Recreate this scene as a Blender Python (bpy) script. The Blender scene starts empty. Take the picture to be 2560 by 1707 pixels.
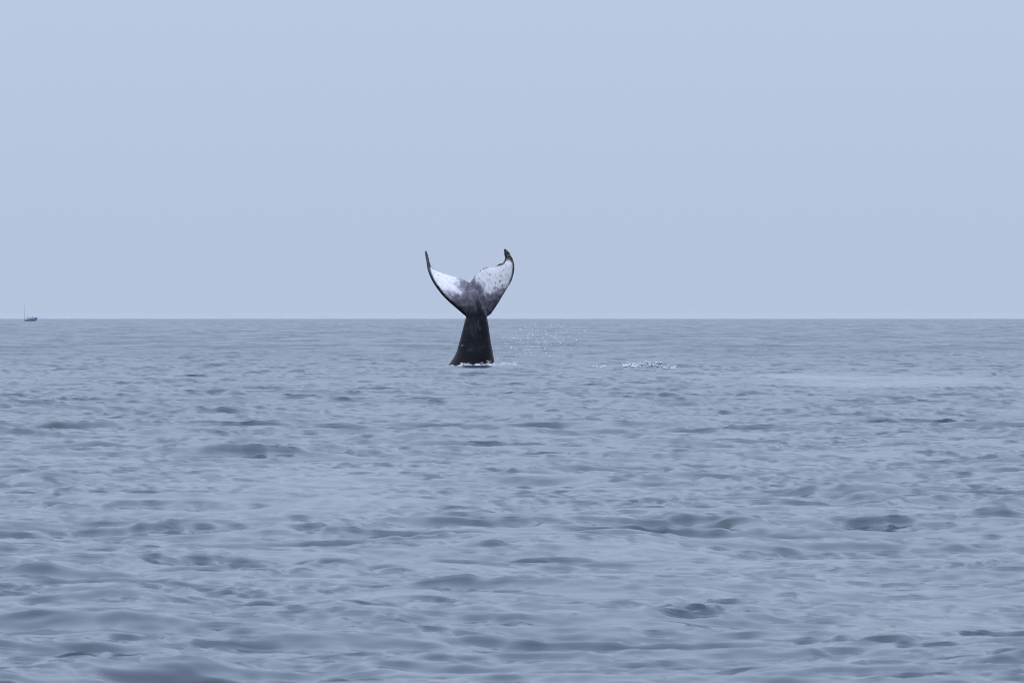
import bpy, bmesh, math
import numpy as np
from mathutils import Vector, Euler

# ------------------------------------------------------------------ camera
sc = bpy.context.scene
S_PX = 0.0145                 # metres per photo pixel at the whale
D_WH = 260.0                  # metres to the whale
PXA = S_PX / D_WH             # tangent per photo pixel
H_CAM = (912 - 795) * S_PX    # eye height above mean water

cam_d = bpy.data.cameras.new("camera")
cam = bpy.data.objects.new("camera", cam_d)
sc.collection.objects.link(cam)
sc.camera = cam
cam_d.sensor_width = 36.0
cam_d.lens = 36.0 / (2560 * PXA)
cam_d.clip_start = 0.5
cam_d.clip_end = 60000.0
cam.location = (0, 0, H_CAM)
cam.rotation_euler = (math.radians(90) - math.atan((853.5 - 795) * PXA), 0, 0)
cam_d.dof.use_dof = True
cam_d.dof.focus_distance = D_WH
cam_d.dof.aperture_fstop = 26.0

# ------------------------------------------------------------------ sky and sun
SUN_EL, SUN_AZ = math.radians(40), math.radians(205)   # azimuth clockwise from +Y (view direction)
world = bpy.data.worlds.new("World")
sc.world = world
world.use_nodes = True
wn, wl = world.node_tree.nodes, world.node_tree.links
wn.clear()
w_out = wn.new("ShaderNodeOutputWorld")
w_bg = wn.new("ShaderNodeBackground")
w_sky = wn.new("ShaderNodeTexSky")
w_sky.sky_type = 'NISHITA'
w_sky.sun_disc = False
w_sky.sun_elevation = SUN_EL
w_sky.sun_rotation = SUN_AZ
w_sky.dust_density = 3.0
w_mix = wn.new("ShaderNodeMix")
w_mix.data_type = 'RGBA'
w_mix.inputs[0].default_value = 0.93                      # closed overcast over the clear sky
w_mix.inputs[7].default_value = (4.88, 5.80, 7.62, 1)
wl.new(w_sky.outputs[0], w_mix.inputs[6])
# an overcast sky brightens evenly from the horizon to the zenith
w_tc = wn.new("ShaderNodeTexCoord")
w_sep = wn.new("ShaderNodeSeparateXYZ")
wl.new(w_tc.outputs["Generated"], w_sep.inputs[0])
def w_math(op, a, c):
    m = wn.new("ShaderNodeMath"); m.operation = op
    for i, v in enumerate((a, c)):
        if isinstance(v, (int, float)): m.inputs[i].default_value = v
        else: wl.new(v, m.inputs[i])
    return m.outputs[0]
w_up = w_math('ADD', w_math('MULTIPLY', w_math('POWER', w_math('MAXIMUM', w_sep.outputs[2], 0.0), 1.35), 3.0), 1.0)
w_sc = wn.new("ShaderNodeVectorMath"); w_sc.operation = 'SCALE'
wl.new(w_mix.outputs[2], w_sc.inputs[0]); wl.new(w_up, w_sc.inputs["Scale"])
wl.new(w_sc.outputs[0], w_bg.inputs[0])
w_bg.inputs[1].default_value = 0.10
wl.new(w_bg.outputs[0], w_out.inputs[0])

sun_d = bpy.data.lights.new("sun", 'SUN')
sun_d.energy = 0.8
sun_d.angle = math.radians(150)
sun_d.color = (1.0, 0.97, 0.94)
sun = bpy.data.objects.new("sun", sun_d)
sc.collection.objects.link(sun)
sdir = Vector((math.sin(SUN_AZ) * math.cos(SUN_EL), math.cos(SUN_AZ) * math.cos(SUN_EL), math.sin(SUN_EL)))
sun.rotation_euler = (-sdir).to_track_quat('-Z', 'Y').to_euler()

sc.view_settings.view_transform = 'Standard'
sc.view_settings.look = 'None'
sc.view_settings.exposure = 0.0
sc.view_settings.gamma = 1.0
sc.view_settings.use_curve_mapping = False
sc.render.engine = 'CYCLES'
sc.cycles.use_denoising = True
sc.cycles.filter_width = 0.9
sc.cycles.use_adaptive_sampling = False
sc.cycles.max_bounces = 8
sc.cycles.volume_bounces = 2

rng = np.random.default_rng(11)

# ------------------------------------------------------------------ helpers
def mesh_from(name, verts, faces, mats=()):
    me = bpy.data.meshes.new(name)
    verts = np.asarray(verts, dtype=np.float32)
    me.vertices.add(len(verts))
    me.vertices.foreach_set("co", verts.ravel())
    faces = np.asarray(faces, dtype=np.int32)
    nf, k = faces.shape
    me.loops.add(nf * k)
    me.loops.foreach_set("vertex_index", faces.ravel())
    me.polygons.add(nf)
    me.polygons.foreach_set("loop_start", np.arange(0, nf * k, k, dtype=np.int32))
    me.polygons.foreach_set("use_smooth", np.ones(nf, dtype=bool))
    for m in mats:
        me.materials.append(m)
    me.update(calc_edges=True)
    return me

def link(name, me, parent=None, loc=(0, 0, 0)):
    o = bpy.data.objects.new(name, me)
    sc.collection.objects.link(o)
    o.location = loc
    if parent:
        o.parent = parent
    return o

def new_mat(name):
    m = bpy.data.materials.new(name)
    m.use_nodes = True
    nt = m.node_tree
    return m, nt.nodes, nt.links, nt.nodes["Principled BSDF"]

def simple_mat(name, col, rough=0.5, var=0.15, scale=6.0):
    m, n, l, b = new_mat(name)
    tc = n.new("ShaderNodeTexCoord")
    nz = n.new("ShaderNodeTexNoise")
    nz.inputs["Scale"].default_value = scale
    nz.inputs["Detail"].default_value = 4
    l.new(tc.outputs["Object"], nz.inputs["Vector"])
    mx = n.new("ShaderNodeMix"); mx.data_type = 'RGBA'
    mx.inputs[6].default_value = tuple(c * (1 - var) for c in col) + (1,)
    mx.inputs[7].default_value = tuple(min(1, c * (1 + var)) for c in col) + (1,)
    l.new(nz.outputs["Fac"], mx.inputs[0])
    l.new(mx.outputs[2], b.inputs["Base Color"])
    b.inputs["Roughness"].default_value = rough
    return m

def px_ground(px, py):
    """point on mean water seen at a photo pixel"""
    r = H_CAM / ((py - 795) * PXA)
    return (px - 1280) * PXA * r, r

def sstep(a, b, x):
    t = np.clip((x - a) / (b - a), 0, 1)          # also works downwards when a > b
    return t * t * (3 - 2 * t)

# ------------------------------------------------------------------ the sea: three wave bands
class Band:
    def __init__(self, L, N, lam_lo, lam_hi, lam_peak, slope_rms, rot, spread, chop, seed, power=4.0, floor=0.06, ridged=0.0, lean=0.5):
        g = np.random.default_rng(seed)
        self.L, self.N, self.chop = L, N, chop
        self.lean = lean                             # crests lean the way they run, towards the camera
        self.c, self.s = math.cos(rot), math.sin(rot)
        k1 = 2 * np.pi * np.fft.fftfreq(N, L / N)
        kx, ky = np.meshgrid(k1, k1, indexing='ij')
        k = np.hypot(kx, ky); k[0, 0] = 1e-6
        lam = 2 * np.pi / k
        kp = 2 * np.pi / lam_peak
        P = k ** (-power) * np.exp(-1.0 * (kp / k) ** 2)
        P *= sstep(lam_lo * 0.8, lam_lo * 1.2, lam) * (1 - sstep(lam_hi * 0.85, lam_hi * 1.15, lam))
        cs = ky / k                                  # travel along local +y
        P *= np.abs(cs) ** spread + floor
        P[0, 0] = 0
        Hk = np.fft.fft2(g.standard_normal((N, N))) * np.sqrt(P)
        if ridged:                                   # short wind waves: peaked crest lines, rounded troughs
            q = np.fft.ifft2(Hk).real; q /= q.std()
            q2 = np.fft.ifft2(np.fft.fft2(g.standard_normal((N, N))) * np.sqrt(P) * np.where(lam < lam_peak, 1.0, 0.5)).real; q2 /= q2.std()
            rd = -np.sqrt(q * q + 0.02); rd -= rd.mean(); rd /= rd.std()
            Hk = np.fft.fft2(ridged * rd + (1 - ridged) * q2)
            Hk *= 1 - sstep(lam_lo * 0.75, lam_lo * 0.35, lam)
            Hk[0, 0] = 0
        sx = np.fft.ifft2(1j * kx * Hk).real; sy = np.fft.ifft2(1j * ky * Hk).real
        f = slope_rms / math.sqrt((sx ** 2 + sy ** 2).mean())
        self.h = (np.fft.ifft2(Hk).real * f).astype(np.float32)
        self.dx = (np.fft.ifft2(1j * kx / k * Hk).real * f * chop).astype(np.float32)
        self.dy = (np.fft.ifft2(1j * ky / k * Hk).real * f * chop).astype(np.float32)

    def sample(self, x, y):
        u = (x * self.c + y * self.s) * (self.N / self.L)
        v = (-x * self.s + y * self.c) * (self.N / self.L)
        iu = np.floor(u).astype(np.int64); iv = np.floor(v).astype(np.int64)
        fu = (u - iu).astype(np.float32); fv = (v - iv).astype(np.float32)
        i0 = iu % self.N; i1 = (iu + 1) % self.N; j0 = iv % self.N; j1 = (iv + 1) % self.N
        w00 = (1 - fu) * (1 - fv); w10 = fu * (1 - fv); w01 = (1 - fu) * fv; w11 = fu * fv
        def q(a):
            return a[i0, j0] * w00 + a[i1, j0] * w10 + a[i0, j1] * w01 + a[i1, j1] * w11
        h = q(self.h); dx = q(self.dx); dy = q(self.dy) - self.lean * h
        return dx * self.c - dy * self.s, dx * self.s + dy * self.c, h

bandA = Band(610.0, 2048, 3.5, 130.0, 8.0, 0.056, math.radians(14), 3, 1.2, 3, 4.2, 0.10, 0.5, 0.6)
bandM = Band(233.0, 2048, 0.8, 3.5, 1.7, 0.120, math.radians(-13), 3, 1.0, 4, 4.2, 0.10, 0.65, 1.1)
bandB = Band(71.0, 2048, 0.17, 1.0, 0.50, 0.200, math.radians(8), 2.5, 0.8, 5, 4.2, 0.18, 0.6, 0.9)
bandC = Band(19.3, 2048, 0.05, 0.18, 0.15, 0.078, math.radians(20), 2.5, 0.5, 8, 4.0, 0.15, 0.3, 0.5)

# single waves that stand out in the photograph: px, py of crest, half width px, height m, depth sigma m, roughening
RIDGES = [
    (590, 1140, 200, 0.055, 0.45, 6.0), (480, 1122, 200, 0.04, 0.5, 0.5), (70, 1425, 200, 0.075, 0.22, 0.0), (330, 1475, 190, 0.055, 0.16, 0.0),
    (1180, 1452, 170, 0.040, 0.20, 0.0), (2070, 1240, 90, 0.05, 0.22, 1.8), (2230, 1335, 260, 0.008, 0.3, 0.0),
    (2460, 1285, 150, 0.05, 0.22, 1.2), (1700, 1290, 60, 0.02, 0.20, 2.0), (2450, 1560, 190, 0.05, 0.16, 0.0),
    (1350, 915.5, 70, 0.13, 0.8, 0.8), (1610, 917, 150, 0.08, 0.9, 0.8), (1640, 1095, 170, 0.045, 0.35, 0.0),
    (2120, 1045, 130, 0.06, 0.45, 0.2), (1115, 952, 80, 0.08, 0.6, 0.2),
    (820, 818, 90, 0.25, 3.0, 0.0), (2240, 815, 90, 0.3, 4.0, 0.0),
]

def on_crest(px, py):
    """move a single wave to the nearest crest of the swell, where it shows"""
    x, y = px_ground(px, py)
    if 940 < py:
        ys = y + np.linspace(-4.5, 4.5, 91)
        hh = bandA.sample(np.full(91, x), ys)[2] + bandM.sample(np.full(91, x), ys)[2]
        y = float(ys[int(np.argmax(hh / (1 + 0.01 * np.abs(ys - y))))])
    return x, y
RIDGES = [on_crest(q[0], q[1]) + q[2:] for q in RIDGES]

A_OFF = 0.0
def slick_at(x, y):
    # smooth slick left by the diving whale, right of the tail, and a calmer patch in front
    sx, sy = px_ground(2150, 948)
    d2 = ((x - sx) / 4.4) ** 2 + ((y - sy) / 24.0) ** 2
    k = 1 - 0.85 * np.exp(-d2 ** 2)
    sx, sy = px_ground(700, 1235)
    d2 = ((x - sx) / 1.5) ** 2 + ((y - sy) / 12.0) ** 2
    return k * (1 - 0.45 * np.exp(-d2 ** 2))

def waves(x, y, wB=1.0, wC=1.0, wM=1.0):
    x = np.asarray(x, dtype=np.float64); y = np.asarray(y, dtype=np.float64)
    ax, ay, ah = bandA.sample(x, y)
    mx, my, mh = bandM.sample(x, y)
    bx, by, bh = bandB.sample(x, y)
    cx, cy, ch = bandC.sample(x, y)
    # gustiness: slow change of the ripples from place to place
    gx, gy, gh = bandA.sample(x * 0.9 + 111, y * 0.45 + 37)
    gh = gh * 0.8
    gust = np.clip(1.0 + 2.2 * gh, 0.55, 1.45)
    slick = slick_at(x, y)
    wB = wB * (0.35 + 0.65 * slick) * np.clip(1.0 + 1.6 * gh, 0.6, 1.4)
    wC = wC * slick * gust
    wM = wM * (0.30 + 0.70 * slick) * np.clip(1.0 + 1.0 * gh, 0.7, 1.3)
    pn = bandM.sample(x * 0.7 + 31, y * 0.7 - 12)[2] / bandM.h.std()
    pn2 = bandA.sample(x * 1.1 - 70, y * 0.8 + 9)[2] / bandA.h.std()
    wB = wB * np.clip(0.80 * np.exp(0.45 * pn), 0.3, 2.0)              # short waves come in groups
    wC = wC * np.clip(0.85 * np.exp(0.35 * pn), 0.4, 1.8)
    wM = wM * np.clip(0.88 * np.exp(0.40 * pn2), 0.35, 1.9)
    ridge = 0.0; rough = 0.0
    for (rx, ry, hw, hh, sg, rg) in RIDGES:
        hwm = hw * PXA * ry
        a = (x - rx) / hwm
        b = (y - ry - 0.12 * (x - rx) + 2.5 * bh + 1.2 * ah + 1.5 * mh) / sg; a = a + 1.5 * bx / hwm
        g = np.exp(-a * a * 1.4) * np.where(b < 0, np.exp(-b * b * 1.6), np.exp(-b * b * 0.5))
        ridge = ridge + hh * g
        if rg:
            gg = np.exp(-a * a * 2.2) * np.exp(-(b + 0.5) ** 2)
            rough = rough + rg * gg
    wC = wC * (1 + 0.55 * rough); wB = wB * (1 + 0.08 * rough)
    return (ax + mx * wM + bx * wB + cx * wC, ay + my * wM + by * wB + cy * wC, ah + mh * wM + bh * wB + ch * wC + ridge - A_OFF)

def surf_z(x, y):
    """height of the water surface above ground position x, y"""
    px_, py_ = np.array(x, float), np.array(y, float)
    for _ in range(4):
        dx, dy, h = waves(px_, py_)
        px_ = x - dx; py_ = y - dy
    return waves(px_, py_)[2]

# still-water level chosen so that the tail meets the sea where the photograph shows it
_x, _y = np.meshgrid(np.linspace(-2.3, -0.7, 15), np.linspace(120, D_WH - 1.0, 900))
_z = waves(_x.ravel(), _y.ravel())[2].reshape(_x.shape)
_lo, _hi = -0.5, 0.8
for _ in range(30):
    A_OFF = 0.5 * (_lo + _hi)
    _py = (795 + (H_CAM - (_z - A_OFF)) / _y / PXA).min(0).mean()
    if _py < 913.5: _lo = A_OFF
    else: _hi = A_OFF
print("level", A_OFF)

# columns: fine in the direction of view, coarser round the back
th = [np.linspace(-4.6, 4.6, 570)]
mid = np.linspace(4.6, 40, 34)[1:]
back = np.linspace(40, 180, 19)[1:]
ang = np.concatenate([-back[::-1], -mid[::-1], th[0], mid, back[:-1]])
ang = np.radians(ang)
APEX = 25.0                                # rows and columns fan out from a point behind the camera
rr = [1.0]
while rr[-1] < 15000:
    r = rr[-1] - APEX
    if r < 20: step = max(0.05 * rr[-1], 0.4)
    elif r < 30: step = 0.005 * r
    elif r < 330: step = 0.0017 * r
    elif r < 1300: step = 0.0017 * (r / 330) ** 0.80 * r
    else: step = 0.0125 * r
    rr.append(rr[-1] + step)
rr = np.array(rr)
nR, nA = len(rr), len(ang)
RR, AA = np.meshgrid(rr, ang, indexing='ij')
X0 = (RR * np.sin(AA)).ravel(); Y0 = (RR * np.cos(AA)).ravel() - APEX
dr = np.gradient(rr)
DR = np.repeat(dr, nA)
DA = np.abs(np.gradient(ang)); DA[0] = DA[-1] = DA[1]
LAT = (rr[:, None] * DA[None, :]).ravel()
cell = np.maximum(DR, LAT)
wB = 1 - sstep(0.35, 1.0, cell)
wM = 1 - sstep(1.2, 5.0, cell)
wC = 1 - sstep(0.10, 0.35, cell)
DX, DY, DZ = waves(X0, Y0, wB, wC, wM)
fadeA = 1 - sstep(8.0, 40.0, cell) * 0.9
V = np.stack([X0 + DX, Y0 + DY, DZ * fadeA], axis=1)
ii = (np.arange(nR - 1)[:, None] * nA + np.arange(nA)[None, :])
jj = (np.arange(nR - 1)[:, None] * nA + (np.arange(nA)[None, :] + 1) % nA)
F = np.stack([ii, jj, jj + nA, ii + nA], axis=-1).reshape(-1, 4)[:, ::-1]

m_sea, n, l, b = new_mat("sea_water")
b.inputs["Base Color"].default_value = (0.024, 0.038, 0.056, 1)
b.inputs["Roughness"].default_value = 0.02
b.inputs["IOR"].default_value = 1.333
tc = n.new("ShaderNodeTexCoord")
geo = n.new("ShaderNodeNewGeometry")
# waves too short for the mesh at that distance act as microfacet roughness
lod = n.new("ShaderNodeAttribute"); lod.attribute_name = "ripple_roughness"
l.new(lod.outputs["Fac"], b.inputs["Roughness"])
def tilt(scale, rot, stretch, detail):
    mp = n.new("ShaderNodeMapping")
    mp.inputs["Rotation"].default_value = (0, 0, rot)
    mp.inputs["Scale"].default_value = stretch
    l.new(tc.outputs["Object"], mp.inputs["Vector"])
    nz = n.new("ShaderNodeTexNoise")
    nz.inputs["Scale"].default_value = scale
    nz.inputs["Detail"].default_value = detail
    nz.inputs["Roughness"].default_value = 0.6
    l.new(mp.outputs[0], nz.inputs["Vector"])
    sub = n.new("ShaderNodeVectorMath"); sub.operation = 'SUBTRACT'
    sub.inputs[1].default_value = (0.5, 0.5, 0.5)
    l.new(nz.outputs["Color"], sub.inputs[0])
    mul = n.new("ShaderNodeVectorMath"); mul.operation = 'MULTIPLY'
    l.new(sub.outputs[0], mul.inputs[0])
    return mul
fine = tilt(9.0, 0.2, (0.5, 1.0, 1.0), 4.0)
fine.inputs[1].default_value = (0.08, 0.12, 0.0)
ad1 = n.new("ShaderNodeVectorMath"); ad1.operation = 'ADD'
nrm = n.new("ShaderNodeVectorMath"); nrm.operation = 'NORMALIZE'
l.new(geo.outputs["Normal"], ad1.inputs[0]); l.new(fine.outputs[0], ad1.inputs[1])
l.new(ad1.outputs[0], nrm.inputs[0]); l.new(nrm.outputs[0], b.inputs["Normal"])

me = mesh_from("sea", V, F, [m_sea])
at = me.attributes.new("ripple_roughness", 'FLOAT', 'POINT')
patch = bandM.sample(X0 * 0.40 + 3, Y0 * 0.05)[2]; patch /= patch.std()        # wind ripples come in patches
patch2 = bandA.sample(X0 * 0.8, Y0 * 0.06 + 50)[2]; patch2 /= patch2.std()
far_ = (1 - wB ** 2)
ripple = np.clip(np.exp((1.1 * patch + 0.9 * patch2) * far_), 0.08, 7.0)
var = 0.008 ** 2 + (1 - wC ** 2) * 0.016 ** 2 + ((1 - wB ** 2) * 0.040 ** 2 + (1 - wM ** 2) * 0.025 ** 2) * ripple
var *= slick_at(X0, Y0) ** 2
at.data.foreach_set("value", np.sqrt(np.sqrt(2 * var)).astype(np.float32))
sea = link("sea", me)
sea["kind"] = "structure"
print("sea tris", len(F) * 2, "rows", nR, "cols", nA)

# ------------------------------------------------------------------ the whale's tail
def W(px, py, y=0.0):
    """photo pixel in the plane of the whale -> world metres; y is depth from the whale's axis"""
    return np.array([(px - 1280) * S_PX, D_WH + y, H_CAM - (py - 795) * S_PX])

lead_L = np.array([(1185, 800), (1165.2, 791.5), (1142, 772), (1123, 755.6), (1106.5, 739), (1092.5, 721.2), (1081, 703.3), (1073.4, 686.7), (1068.3, 671.4), (1066, 655), (1063.4, 643.4), (1062, 631), (1063.2, 624.5)])
trail_L = np.array([(1190, 712), (1173.8, 706), (1165.2, 700), (1152.4, 695), (1135.9, 690.6), (1119.3, 686.0), (1104, 681), (1090, 675.0), (1080, 669.5), (1074.5, 656), (1071.5, 645), (1068.3, 633), (1064.3, 624.2)])
lead_R = np.array([(1195, 800), (1221.3, 790), (1232.8, 777.3), (1245.6, 758.2), (1257, 739), (1267.2, 722.4), (1276.2, 708.4), (1282.5, 691.8), (1285.9, 676.5), (1285.9, 661.2), (1281.5, 647.2), (1275, 634.4), (1268.5, 626), (1263, 621.6)])
trail_R = np.array([(1168, 712), (1174.6, 705), (1180.5, 695), (1190.7, 687), (1199.6, 678), (1208, 671), (1221.3, 668.6), (1234, 665.5), (1247, 661.5), (1257.5, 658), (1261.5, 649), (1261.3, 638), (1260.0, 629), (1260.5, 622.5)])

def resample(p, m):
    t = np.linspace(0, len(p) - 1, m); i = np.minimum(t.astype(int), len(p) - 2); f = t - i
    pm = p[np.maximum(i - 1, 0)]; p0 = p[i]; p1 = p[i + 1]; p2 = p[np.minimum(i + 2, len(p) - 1)]
    f = f[:, None]
    return 0.5 * (2 * p0 + (p1 - pm) * f + (2 * pm - 5 * p0 + 4 * p1 - p2) * f ** 2 + (3 * p0 - pm - 3 * p1 + p2) * f ** 3)

def lobe(lead, trail, ydepth, ylead, thick, seed, side):
    g = np.random.default_rng(seed)
    m, nv = 90, 20
    Lc, Tc = resample(lead, m), resample(trail, m)
    u = np.linspace(0, 1, m)
    ser = np.convolve(g.standard_normal(m), [0.3, 1, 0.3], 'same') * 1.0       # ragged trailing edge
    ser[:8] = 0
    Tc = Tc + np.stack([ser * 0.35, ser * 0.9], axis=1)
    rings = []
    for i in range(m):
        ch = np.hypot(*(Lc[i] - Tc[i]))
        t_max = thick(u[i]) * S_PX
        ring = []
        for k in range(2 * nv):
            v = k / nv if k <= nv else 2 - k / nv             # 0 lead .. 1 trail and back
            sgn = -1 if k <= nv else 1
            P = Lc[i] * (1 - v) + Tc[i] * v
            prof = (2.6 * math.sqrt(max(v, 0)) * (1 - v) ** 0.9 * 0.72 + 0.05 * (1 - v))
            prof = prof if 0 < k < 2 * nv and k != nv else 0.02
            y = ydepth(u[i]) + ylead(u[i]) * (1 - v) ** 1.3 + sgn * t_max * prof
            ring.append(W(P[0], P[1], y))
        rings.append(ring)
    vs = np.array(rings).reshape(-1, 3)
    K = 2 * nv
    fs = []
    for i in range(m - 1):
        for k in range(K):
            a = i * K + k; b2 = i * K + (k + 1) % K
            fs.append((a, b2, b2 + K, a + K))
    caps = [list(range(K))[::-1], [(m - 1) * K + k for k in range(K)]]
    return vs, fs, caps

parts = []
parts.append(lobe(lead_L, trail_L, lambda u: -0.05 + 0.85 * u ** 1.7, lambda u: -0.62 * math.sin(math.pi * min(1, u * 1.02)) ** 0.8, lambda u: 13 * (1 - u) ** 0.8 + 3.0, 21, -1))
parts.append(lobe(lead_R, trail_R, lambda u: 0.10 + 0.40 * u ** 1.8, lambda u: 0.12 * math.sin(math.pi * u), lambda u: 12 * (1 - u) ** 0.8 + 3.0, 22, 1))
# tail stock: left edge, right edge, photo row, half depth in px, depth offset in m
stock = [(1173, 1176, 706, 2, 0.0), (1168, 1184, 716, 9, -0.08), (1165, 1194, 735, 17, -0.16), (1165, 1203, 757, 24, -0.20), (1164, 1212, 777, 28, -0.18),
         (1164.4, 1217.3, 793, 29, -0.10), (1161.6, 1219.5, 803, 31, -0.08), (1156.5, 1222.8, 824, 36, -0.03), (1150, 1226.2, 849, 43, 0.05),
         (1145, 1229.2, 866, 49, 0.12), (1142.5, 1231.2, 876, 53, 0.16), (1136, 1233.5, 890, 59, 0.22), (1129, 1235.6, 901, 64, 0.28), (1120, 1237, 914, 70, 0.34), (1110, 1239, 930, 77, 0.42), (1085, 1244, 975, 92, 0.7), (1060, 1250, 1030, 104, 1.1)]
st = resample(np.array(stock, float), 110)
K = 48; rings = []
for (xl, xr, py, dp, yo) in st:
    cx, hw = (xl + xr) / 2, max((xr - xl) / 2, 0.8)
    for k in range(K):
        a = 2 * math.pi * k / K
        ca, sa = math.cos(a), math.sin(a)
        xx = cx + hw * ca
        yy = yo + dp * S_PX * math.copysign(abs(sa) ** 0.9, sa)
        rings.append(W(xx, py, yy))
vs = np.array(rings); fs = []
for i in range(len(st) - 1):
    for k in range(K):
        a = i * K + k; b2 = i * K + (k + 1) % K
        fs.append((a, a + K, b2 + K, b2))
caps = [list(range(K)), [(len(st) - 1) * K + k for k in range(K)][::-1]]
parts.append((vs, fs, caps))

bm = bmesh.new()
for vs, fs, caps in parts:
    bv = [bm.verts.new(p) for p in vs]
    for f in fs:
        bm.faces.new([bv[i] for i in f])
    for c in caps:
        bm.faces.new([bv[i] for i in c])
bmesh.ops.recalc_face_normals(bm, faces=bm.faces[:])
tmp_me = bpy.data.meshes.new("tail_raw"); bm.to_mesh(tmp_me); bm.free()
tmp = link("tail_raw", tmp_me)
md = tmp.modifiers.new("r", 'REMESH'); md.mode = 'VOXEL'; md.voxel_size = 0.021; md.use_smooth_shade = True
ms = tmp.modifiers.new("s", 'SMOOTH'); ms.factor = 0.5; ms.iterations = 3
dg = bpy.context.evaluated_depsgraph_get()
wme = bpy.data.meshes.new_from_object(tmp.evaluated_get(dg))
bpy.data.objects.remove(tmp)
nv_ = len(wme.vertices)
co = np.zeros(nv_ * 3, np.float32); wme.vertices.foreach_get("co", co); co = co.reshape(-1, 3)
no = np.zeros(nv_ * 3, np.float32); wme.vertices.foreach_get("normal", no); no = no.reshape(-1, 3)
PX = 1280 + co[:, 0] / S_PX; PY = 795 + (H_CAM - co[:, 2]) / S_PX

# markings of this animal's underside: x, y, whiteness
marks = [(450, 620, .95), (600, 700, .95), (700, 740, .95), (500, 760, .92), (560, 850, .9), (800, 740, .9), (620, 880, .85), (700, 880, .8), (800, 940, .85), (650, 960, .7),
 (880, 1000, .78), (940, 1030, .72), (900, 840, .55), (960, 780, .5), (720, 1030, .5), (1000, 820, .3), (1000, 900, .3), (980, 980, .4), (750, 1100, .4), (690, 1100, .55), (740, 1170, .35),
 (1080, 1000, .18), (900, 1090, .2), (1100, 900, .14), (1000, 1120, .2), (850, 1150, .15), (800, 1220, .08), (950, 1200, .12), (1050, 1200, .12), (1200, 1100, .12), (1200, 920, .13), (1180, 830, .2),
 (800, 1270, .03), (950, 1350, .03), (1150, 1350, .04), (1100, 1480, .01), (1300, 1480, .01), (1320, 1380, .04), (1250, 1250, .06), (600, 1000, .6), (1060, 790, .35),
 (1400, 600, .95), (1500, 620, .95), (1600, 580, .95), (1700, 560, .93), (1800, 560, .93), (1880, 600, .93), (1900, 700, .92), (1750, 700, .95), (1600, 700, .95), (1450, 680, .95), (1350, 720, .9),
 (1800, 800, .9), (1650, 800, .92), (1550, 850, .9), (1700, 880, .85), (1860, 430, .8), (1280, 750, .85), (1350, 800, .78), (1480, 950, .85), (1520, 1020, .7), (1850, 880, .72), (1750, 930, .65),
 (1650, 960, .5), (1440, 1060, .45), (1290, 850, .35), (1400, 900, .6), (1700, 1000, .35), (1800, 980, .3), (1500, 1100, .16), (1600, 1080, .2), (1700, 1100, .17), (1400, 1150, .14), (1350, 1000, .2), (1280, 940, .16), (1220, 780, .5),
 (1450, 1250, .11), (1550, 1250, .11), (1650, 1200, .1), (1500, 1380, .08), (1600, 1300, .09), (1000, 1568, .01), (1200, 1568, .005), (1450, 1568, .01), (1200, 1700, .005), (1100, 1900, .005), (1400, 1900, .005)]
mk = np.array(marks, float); mk[:, 0] = 1030 + mk[:, 0] / 7.84; mk[:, 1] = 600 + mk[:, 1] / 7.84
d2 = (PX[:, None] - mk[None, :, 0]) ** 2 + (PY[:, None] - mk[None, :, 1]) ** 2
wt = 1 / (d2 + 16.0) ** 1.6
white = (wt * mk[None, :, 2]).sum(1) / wt.sum(1)
def poly_dist(P):
    P = resample(P, 200)
    return np.sqrt(((PX[:, None] - P[None, :, 0]) ** 2 + (PY[:, None] - P[None, :, 1]) ** 2).min(1))
dLL, dLR = poly_dist(lead_L[1:]), poly_dist(lead_R[1:])
dTL, dTR = poly_dist(trail_L[1:]), poly_dist(trail_R[1:])
wob = bandC.sample(PX * 0.035, PY * 0.035)[2]; wob = wob / wob.std()
wob2 = bandC.sample(PX * 0.07 + 9, PY * 0.07 - 4)[2]; wob2 = wob2 / wob2.std()
band_l = 7.0 + 1.3 * wob + 0.8 * wob2
white *= np.where(PX < 1176, sstep(-1.2, 1.8, dLL - band_l), 1)
white *= np.where((PX < 1085) & (PY < 668), 0.03, 1)
band_r = np.where(PY < 690, 4.5, np.where(PY < 712, 3.5, 1.0)) + 1.5 * wob + 1.2 * wob2
white *= np.where(PX > 1176, sstep(-1.0, 1.5, dLR - band_r), 1)
white *= np.where(PX > 1250, np.where(PY < 648, 0.04 + 0.4 * (wob2 > 1.1), sstep(645, 655, PY + 2 * wob)), 1)
white *= np.where(PX > 1235, sstep(1.5, 4.5, dTR + 1.2 * wob2), sstep(0.2, 1.6, dTR + 0.5 * wob2))
white *= np.where(PX < 1176, sstep(0.0, 1.4, dTL + 0.5 * wob2), 1)
back = no[:, 1] > 0.25
white = np.where(back, 0.01, white) * (1 - sstep(785, 806, PY + 3 * wob))
# painted highlight along the keel where the stock runs up over the right lobe
kx = np.interp(PY, [715, 735, 757, 777, 792], [1187, 1194.5, 1203.5, 1212.5, 1218])
on = (PY > 718) & (PY < 793) & ~back
white = np.where(on & (PX < kx) & (PX > kx - 16), white * (0.35 + 0.65 * sstep(760, 722, PY)), white)
white = np.maximum(white, np.where(on, 0.42 * np.exp(-((PX - kx - 0.6) / 0.9) ** 2) * sstep(720, 745, PY), 0))
at = wme.attributes.new("white", 'FLOAT', 'POINT'); at.data.foreach_set("value", white.astype(np.float32))

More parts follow.
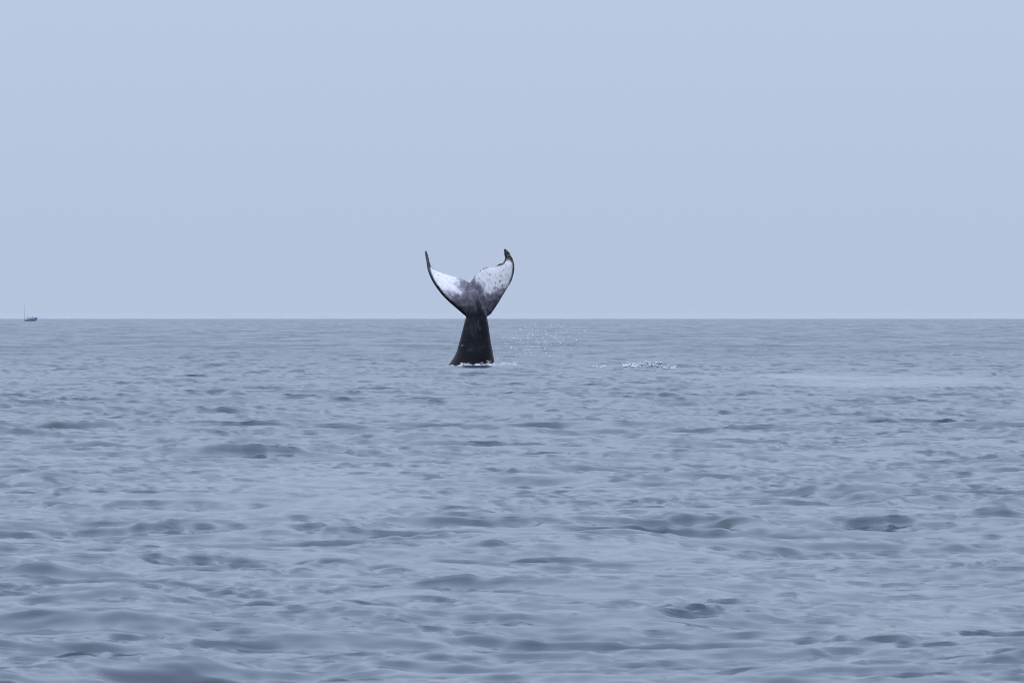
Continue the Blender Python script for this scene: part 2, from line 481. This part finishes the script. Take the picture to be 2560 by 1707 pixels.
m_wh, n, l, b = new_mat("whale_skin")
tc = n.new("ShaderNodeTexCoord")
aw = n.new("ShaderNodeAttribute"); aw.attribute_name = "white"
def noise(scale, detail, vec_scale=(1, 1, 1), rot=(0, 0, 0)):
    mp = n.new("ShaderNodeMapping"); mp.inputs["Scale"].default_value = vec_scale; mp.inputs["Rotation"].default_value = rot
    l.new(tc.outputs["Object"], mp.inputs["Vector"])
    nz = n.new("ShaderNodeTexNoise"); nz.inputs["Scale"].default_value = scale; nz.inputs["Detail"].default_value = detail
    l.new(mp.outputs[0], nz.inputs["Vector"])
    return nz
def math_(op, a, c, clamp=False):
    m_ = n.new("ShaderNodeMath"); m_.operation = op; m_.use_clamp = clamp
    for i_, v_ in enumerate((a, c)):
        if isinstance(v_, (int, float)): m_.inputs[i_].default_value = v_
        else: l.new(v_, m_.inputs[i_])
    return m_.outputs[0]
n1 = noise(10.0, 6.0, (1, 1, 0.6), (0, 0.7, 0))
n2 = noise(26.0, 3.0)
# mottled edge between white and grey: strongest where the mask is half way
mid_ = math_('MULTIPLY', math_('MULTIPLY', aw.outputs["Fac"], math_('SUBTRACT', 1.0, aw.outputs["Fac"])), 4.0)
dev = math_('ADD', math_('MULTIPLY', math_('SUBTRACT', n1.outputs["Fac"], 0.5), 1.3), math_('MULTIPLY', math_('SUBTRACT', n2.outputs["Fac"], 0.5), 1.0))
wfac = math_('ADD', aw.outputs["Fac"], math_('MULTIPLY', dev, math_('MULTIPLY', mid_, 0.55)), True)
# dark nicks and scars in the white, pale scars in the dark
vo = n.new("ShaderNodeTexVoronoi"); vo.inputs["Scale"].default_value = 7.5
mpv = n.new("ShaderNodeMapping"); mpv.inputs["Scale"].default_value = (1.0, 1.0, 0.7); mpv.inputs["Rotation"].default_value = (0, 0.7, 0)
l.new(tc.outputs["Object"], mpv.inputs["Vector"]); l.new(mpv.outputs[0], vo.inputs["Vector"])
sp = n.new("ShaderNodeSeparateColor"); l.new(vo.outputs["Color"], sp.inputs[0])
nick = math_('MULTIPLY', math_('LESS_THAN', vo.outputs["Distance"], math_('MULTIPLY', sp.outputs[1], 0.24)), math_('GREATER_THAN', sp.outputs[0], 0.45))
wfac = math_('MULTIPLY', wfac, math_('SUBTRACT', 1.0, math_('MULTIPLY', nick, 0.7)))
vd = n.new("ShaderNodeTexVoronoi"); vd.inputs["Scale"].default_value = 9.0
l.new(tc.outputs["Object"], vd.inputs["Vector"])
sd = n.new("ShaderNodeSeparateColor"); l.new(vd.outputs["Color"], sd.inputs[0])
scar = math_('MULTIPLY', math_('LESS_THAN', vd.outputs["Distance"], math_('MULTIPLY', sd.outputs[1], 0.2)), math_('GREATER_THAN', sd.outputs[0], 0.6))
ramp = n.new("ShaderNodeValToRGB")
e = ramp.color_ramp.elements
e[0].position = 0.0; e[0].color = (0.004, 0.0043, 0.008, 1)
e[1].position = 1.0; e[1].color = (0.60, 0.59, 0.60, 1)
for p_, c_ in ((0.03, (0.012, 0.012, 0.018, 1)), (0.12, (0.075, 0.068, 0.088, 1)), (0.4, (0.22, 0.21, 0.25, 1)), (0.75, (0.66, 0.645, 0.68, 1))):
    q = e.new(p_); q.color = c_
l.new(math_('ADD', wfac, math_('MULTIPLY', scar, 0.035), True), ramp.inputs[0])
n3 = noise(17.0, 5.0, (1, 1, 0.45), (0, -0.6, 0))
mot = n.new("ShaderNodeMix"); mot.data_type = 'RGBA'; mot.blend_type = 'MULTIPLY'; mot.inputs[0].default_value = 1.0
mr = n.new("ShaderNodeMapRange"); mr.inputs[1].default_value = 0.32; mr.inputs[2].default_value = 0.55; mr.inputs[3].default_value = 0.72; mr.inputs[4].default_value = 1.0
l.new(n3.outputs["Fac"], mr.inputs[0]); l.new(ramp.outputs[0], mot.inputs[6]); l.new(mr.outputs[0], mot.inputs[7])
l.new(mot.outputs[2], b.inputs["Base Color"])
b.inputs["Roughness"].default_value = 0.42
b.inputs["Specular IOR Level"].default_value = 0.09
bp = n.new("ShaderNodeBump"); bp.inputs["Strength"].default_value = 0.25; bp.inputs["Distance"].default_value = 0.02
l.new(n2.outputs["Fac"], bp.inputs["Height"]); l.new(bp.outputs[0], b.inputs["Normal"])
wme.materials.clear(); wme.materials.append(m_wh)
for p in wme.polygons: p.use_smooth = True
whale = link("humpback_whale", wme)
whale.data.name = "humpback_whale"
whale["label"] = "tail of a diving humpback whale, black stock and white underside of the flukes"
whale["category"] = "whale"

# small blobs: barnacles, drops, foam
def blob_set(name, pts, radii, mat, sub=1, squash=1.0, jitter=0.3, seed=1, stretch=None):
    g = np.random.default_rng(seed)
    bm = bmesh.new(); bmesh.ops.create_icosphere(bm, subdivisions=sub, radius=1.0)
    bv = np.array([v.co[:] for v in bm.verts]); bf = np.array([[v.index for v in f.verts] for f in bm.faces]); bm.free()
    vs, fs = [], []
    for i, (p, r) in enumerate(zip(pts, radii)):
        a = g.uniform(0, 6.28); R = np.array([[math.cos(a), -math.sin(a), 0], [math.sin(a), math.cos(a), 0], [0, 0, 1]])
        q = bv * (1 + jitter * g.standard_normal((len(bv), 1)) * 0.5)
        q = q * np.array([1, 1, squash])
        q = q @ R.T * r
        if stretch is not None:
            q = q * stretch[i]
        vs.append(q + p); fs.append(bf + i * len(bv))
    return mesh_from(name, np.vstack(vs), np.vstack(fs), [mat])

m_barn = simple_mat("barnacle_shell", (0.27, 0.24, 0.15), 0.8, 0.5, 30.0)
tipL = np.where((PX < 1082) & (PY < 662) & (no[:, 1] < 0.5))[0]
tipR = np.where((PX > 1255) & (PY < 652) & ((dLR < 6) | (PY < 634)) & (no[:, 1] < 0.5))[0]
edgR = np.where((PX > 1195) & (dTR < 1.6) & (PY < 690))[0]
edgL = np.where((dTL < 1.2) & (PX < 1150) & (PY < 700))[0]
edgB = np.where((dLR < 2.0) & (PY > 690) & (PY < 790) & (PX > 1222))[0]
sel = np.concatenate([rng.choice(tipL, 24), rng.choice(tipR, 26)])
bme = blob_set("barnacles", co[sel], rng.uniform(0.012, 0.025, len(sel)), m_barn, seed=4)
bo = link("barnacles", bme, whale); bo["kind"] = "stuff"
bo["label"] = "pale yellowish barnacles crusting the fluke tips"
m_dk = simple_mat("dark_barnacle", (0.02, 0.02, 0.025), 0.7, 0.5, 30.0)
sel = np.concatenate([rng.choice(edgR, 60), rng.choice(tipR, 24), rng.choice(tipL, 6), rng.choice(edgL, 16), rng.choice(edgB, 14)])
bme = blob_set("edge_barnacles", co[sel] + rng.normal(0, 0.006, (len(sel), 3)), rng.uniform(0.010, 0.024, len(sel)), m_dk, seed=5)
bo = link("edge_barnacles", bme, whale); bo["kind"] = "stuff"
bo["label"] = "dark knobbly barnacles along the ragged fluke edge"

# ------------------------------------------------------------------ white water and spray
m_foam, n, l, b = new_mat("foam")
b.inputs["Base Color"].default_value = (0.80, 0.82, 0.85, 1)
b.inputs["Roughness"].default_value = 0.6
b.inputs["Subsurface Weight"].default_value = 0.0

def foam_line(name, label, spans, n_blob, seed, rmax=0.055, base_y=None):
    """spans: (px0, px1, py, spread in metres of depth, lift m, share)"""
    g = np.random.default_rng(seed)
    P, Rr, Sq = [], [], []
    tot = sum(s[5] for s in spans)
    for (x0, x1, py, dep, lift, sh) in spans:
        m = int(n_blob * sh / tot)
        px = g.uniform(x0, x1, m)
        # clumps along the line
        cl = g.uniform(x0, x1, 9)
        px = np.where(g.random(m) < 0.6, cl[g.integers(0, 9, m)] + g.normal(0, (x1 - x0) * 0.035, m), px)
        px = np.clip(px, x0, x1)
        yy = ((base_y or D_WH) + (911 - py) * 0.3 if py < 930 else px_ground(0, py)[1]) + g.normal(0, dep, m)
        xx = (px - 1280) * PXA * yy
        r = rmax * g.uniform(0.25, 1.0, m) ** 1.5
        zz = surf_z(xx, yy) + r * 0.3 + np.abs(g.normal(0, lift, m)) * (g.random(m) < 0.35)
        P.append(np.stack([xx, yy, zz], 1)); Rr.append(r)
        Sq.append(np.stack([g.uniform(1.2, 4.5, m), g.uniform(1, 2.5, m), g.uniform(0.5, 1.0, m)], 1))
    me = blob_set(name, np.vstack(P), np.concatenate(Rr), m_foam, 1, 0.6, 0.4, seed, np.vstack(Sq))
    o = link(name, me); o["kind"] = "stuff"; o["label"] = label; o["category"] = "foam"
    return o

yw = 914
foam_line("sea_foam", "white foam washing round the base of the whale's tail",
          [(1118, 1175, 917.0, 0.10, 0.03, 0.6), (1145, 1245, 914.8, 0.12, 0.05, 1.6), (1235, 1300, 911.5, 0.25, 0.06, 0.9)], 1000, 31, 0.026)
foam_line("sea_foam", "streak of white broken water right of the whale's tail",
          [(1470, 1520, 906.5, 0.3, 0.04, 0.35), (1535, 1545, 905, 0.2, 0.05, 0.05), (1556, 1660, 912.0, 0.3, 0.03, 1.0), (1632, 1655, 909, 0.3, 0.06, 0.2), (1655, 1690, 914, 0.25, 0.03, 0.35)], 900, 32, 0.018, px_ground(0, 917)[1] - 0.1)
foam_line("sea_foam", "specks of foam on the dark choppy wave left of the tail",
          [(596, 618, 1147, 0.06, 0.008, 0.5), (560, 665, 1146, 0.08, 0.005, 0.4), (310, 350, 1158, 0.04, 0.003, 0.25)], 110, 33, 0.016)

m_drop, n, l, b = new_mat("water_drop")
b.inputs["Base Color"].default_value = (0.80, 0.83, 0.88, 1)
b.inputs["Roughness"].default_value = 0.15
b.inputs["IOR"].default_value = 1.333
def spray(name, label, px, py, yoff, rad, seed):
    P = np.stack([(px - 1280) * S_PX, D_WH + yoff, H_CAM - (py - 795) * S_PX], 1)
    me = blob_set(name, P, rad, m_drop, 1, 1.0, 0.1, seed)
    o = link(name, me); o["kind"] = "stuff"; o["label"] = label; o["category"] = "spray"
g = np.random.default_rng(41)
m = 420
t = g.beta(1.6, 2.0, m)
px = 1252 + t * 220 + g.normal(0, 14, m)
py = 806 + g.beta(1.4, 1.9, m) * 95 + np.abs(t - 0.45) * 22
ok = (py < 905)
spray("water_spray", "cloud of white drops thrown up right of the whale's tail", px[ok], py[ok], g.normal(0, 0.6, m)[ok], 0.006 + 0.016 * g.random(m)[ok] ** 2.2, 42)
m = 110
px = 1192 + g.normal(0, 22, m); py = g.uniform(700, 880, m) ** 1.0
cx_ = np.interp(py, [700, 760, 800, 900], [1180, 1190, 1195, 1190]); px = cx_ + g.normal(0, 19, m)
spray("water_spray", "sparse white drops falling in front of the whale's dark tail stock", px, py, -1.3 + g.normal(0, 0.12, m), 0.006 + 0.014 * g.random(m) ** 2.5, 43)

# ------------------------------------------------------------------ fishing boat on the horizon
BD = 4000.0
bpx = BD * PXA                          # metres per photo pixel there
root = bpy.data.objects.new("fishing_boat", None); sc.collection.objects.link(root)
root.location = ((77 - 1280) * PXA * BD, BD, 0.3); root.scale = (0.77, 0.77, 0.77)
root["label"] = "small blue open fishing boat with a tall thin pole, far off on the horizon"
root["category"] = "boat"
m_blue = simple_mat("blue_paint", (0.09, 0.19, 0.33), 0.45)
m_lblue = simple_mat("light_blue_paint", (0.16, 0.38, 0.60), 0.5)
m_grey = simple_mat("grey_metal", (0.20, 0.21, 0.24), 0.5)
# hull: sections along x from stern (left) to bow (right)
secs = [(-4.7, 0.75, 0.40, 0.1), (-3.0, 0.95, 0.75, -0.05), (-1.0, 1.1, 1.30, -0.1), (1.5, 1.1, 1.75, -0.1), (3.2, 0.8, 2.15, 0.0), (4.2, 0.38, 2.35, 0.4), (4.75, 0.03, 2.45, 1.2)]
ss = resample(np.array(secs, float), 26)
prof = [(-1, 1.0), (-0.98, 0.75), (-0.85, 0.42), (-0.5, 0.12), (0, 0.0), (0.5, 0.12), (0.85, 0.42), (0.98, 0.75), (1, 1.0), (0.88, 1.0), (0.80, 0.62), (0, 0.5), (-0.80, 0.62), (-0.88, 1.0)]
K = len(prof); vs = []
for (x, hw, zt, zb) in ss:
    for (a, c) in prof:
        vs.append((x, a * max(hw, 0.03), zb - 0.35 + (zt - zb + 0.35) * c))
fs = [(i * K + k, i * K + (k + 1) % K, (i + 1) * K + (k + 1) % K, (i + 1) * K + k) for i in range(len(ss) - 1) for k in range(K)]
bm = bmesh.new(); bv = [bm.verts.new(v) for v in vs]
for f in fs: bm.faces.new([bv[i] for i in f])
bm.faces.new([bv[k] for k in range(K)]); bm.faces.new([bv[(len(ss) - 1) * K + k] for k in range(K)][::-1])
bmesh.ops.recalc_face_normals(bm, faces=bm.faces[:])
hm = bpy.data.meshes.new("hull"); bm.to_mesh(hm); bm.free(); hm.materials.append(m_blue)
hull = link("hull", hm, root)

def tube(name, pts, rad, mat, parent, seg=10):
    vs, fs = [], []
    pts = [Vector(p) for p in pts]
    for i, p in enumerate(pts):
        d = (pts[min(i + 1, len(pts) - 1)] - pts[max(i - 1, 0)]).normalized()
        q = d.to_track_quat('Z', 'Y')
        for k in range(seg):
            a = 2 * math.pi * k / seg
            vs.append(p + q @ Vector((math.cos(a) * rad[i], math.sin(a) * rad[i], 0)))
    for i in range(len(pts) - 1):
        for k in range(seg):
            fs.append((i * seg + k, i * seg + (k + 1) % seg, (i + 1) * seg + (k + 1) % seg, (i + 1) * seg + k))
    me = mesh_from(name, [tuple(v) for v in vs], fs, [mat])
    return link(name, me, parent)
tube("mast", [(-4.55, 0, 0.1), (-4.5, 0, 4), (-4.45, 0, 8), (-4.4, 0, 12.6)], [0.11, 0.09, 0.08, 0.06], m_grey, root)
gun = [(x, -hw * 0.97, zt + 0.05) for (x, hw, zt, zb) in ss]
tube("gunwale", gun, [0.07] * len(gun), m_lblue, root, 8)
gun = [(x, hw * 0.97, zt + 0.05) for (x, hw, zt, zb) in ss]
tube("gunwale", gun, [0.07] * len(gun), m_lblue, root, 8)
# light blue engine cover amidships
bm = bmesh.new(); bmesh.ops.create_cube(bm, size=1.0)
for v in bm.verts:
    k_ = 0.82 if v.co.z > 0 else 1.0
    v.co = Vector((v.co.x * 1.9 * k_ - 0.75, v.co.y * 1.3 * k_, v.co.z * 1.3 + 1.65))
bmesh.ops.bevel(bm, geom=bm.edges[:], offset=0.12, segments=3, affect='EDGES')
cm = bpy.data.meshes.new("engine_cover"); bm.to_mesh(cm); bm.free(); cm.materials.append(m_lblue)
link("engine_cover", cm, root)

def person(loc, label, cloth, rot=0.0, bend=0.0):
    m_, n_, l_, b_ = new_mat("person_clothes")
    tcx = n_.new("ShaderNodeTexCoord"); sx_ = n_.new("ShaderNodeSeparateXYZ"); l_.new(tcx.outputs["Object"], sx_.inputs[0])
    rp = n_.new("ShaderNodeValToRGB"); rp.color_ramp.interpolation = 'CONSTANT'
    el = rp.color_ramp.elements
    el[0].position = 0; el[0].color = (0.03, 0.035, 0.05, 1)
    el[1].position = 0.48; el[1].color = cloth + (1,)
    q = el.new(0.755); q.color = (0.42, 0.27, 0.19, 1)
    q = el.new(0.86); q.color = (0.05, 0.04, 0.035, 1)
    dv = n_.new("ShaderNodeMath"); dv.operation = 'DIVIDE'; dv.inputs[1].default_value = 2.0
    l_.new(sx_.outputs[2], dv.inputs[0]); l_.new(dv.outputs[0], rp.inputs[0]); l_.new(rp.outputs[0], b_.inputs["Base Color"])
    b_.inputs["Roughness"].default_value = 0.8
    J = [(0, 0, .95, .15), (0, 0, 1.2, .15), (0, 0, 1.42, .16), (0, 0, 1.53, .06), (0, -.02, 1.66, .10), (0, -.01, 1.76, .075),
         (.2, 0, 1.42, .065), (.27, -.05, 1.15, .05), (.22, -.3, 1.02, .04), (.21, -.40, 1.0, .045),
         (-.2, 0, 1.42, .065), (-.28, -.03, 1.15, .05), (-.24, -.25, .98, .04), (-.23, -.34, .95, .045),
         (.1, 0, .9, .09), (.12, -.02, .5, .065), (.12, .03, .09, .05), (.12, -.14, .04, .045),
         (-.1, 0, .9, .09), (-.12, -.03, .5, .065), (-.12, .03, .09, .05), (-.12, -.14, .04, .045)]
    E = [(0, 1), (1, 2), (2, 3), (3, 4), (4, 5), (2, 6), (6, 7), (7, 8), (8, 9), (2, 10), (10, 11), (11, 12), (12, 13), (0, 14), (14, 15), (15, 16), (16, 17), (0, 18), (18, 19), (19, 20), (20, 21)]
    me = bpy.data.meshes.new("person"); me.from_pydata([j[:3] for j in J], E, [])
    o = link("person", me)
    o.modifiers.new("skin", 'SKIN')
    sv = me.skin_vertices[0].data
    for i_, j in enumerate(J):
        sv[i_].radius = (j[3], j[3]); sv[i_].use_root = (i_ == 0)
    o.modifiers["skin"].use_smooth_shade = True
    sb = o.modifiers.new("sub", 'SUBSURF'); sb.levels = 1; sb.render_levels = 1
    me.materials.append(m_)
    o.location = loc; o.rotation_euler = (0, 0, rot)
    o["label"] = label; o["category"] = "person"
    bpy.context.view_layer.update()
    d_ = bpy.context.evaluated_depsgraph_get()
    em = bpy.data.meshes.new_from_object(o.evaluated_get(d_))
    o.modifiers.clear(); o.data = em
    if not em.materials: em.materials.append(m_)
    return o
bx, by = root.location.x, root.location.y
person((bx - 1.7, by, 0.85), "person in dark clothes standing nearest the pole of the far blue boat", (0.04, 0.07, 0.07), 0.6)
person((bx + 0.75, by, 1.1), "person in dark green clothes standing amidships in the far blue boat", (0.035, 0.06, 0.05), -0.4)

# ------------------------------------------------------------------ sea haze
bm = bmesh.new(); bmesh.ops.create_cube(bm, size=1.0)
for v in bm.verts:
    v.co = Vector((v.co.x * 36000, v.co.y * 36000, v.co.z * 14.4 + 5.2))
hz = bpy.data.meshes.new("haze"); bm.to_mesh(hz); bm.free()
m_hz = bpy.data.materials.new("sea_haze"); m_hz.use_nodes = True
nn = m_hz.node_tree.nodes; nn.clear()
ho = nn.new("ShaderNodeOutputMaterial"); pv = nn.new("ShaderNodeVolumePrincipled")
pv.inputs["Color"].default_value = (0.74, 0.77, 0.80, 1)
pv.inputs["Density"].default_value = 0.000015
m_hz.node_tree.links.new(pv.outputs[0], ho.inputs["Volume"])
hz.materials.append(m_hz)
haze = link("haze", hz); haze["kind"] = "stuff"
haze["label"] = "thin pale sea haze over the water"; haze["category"] = "haze"
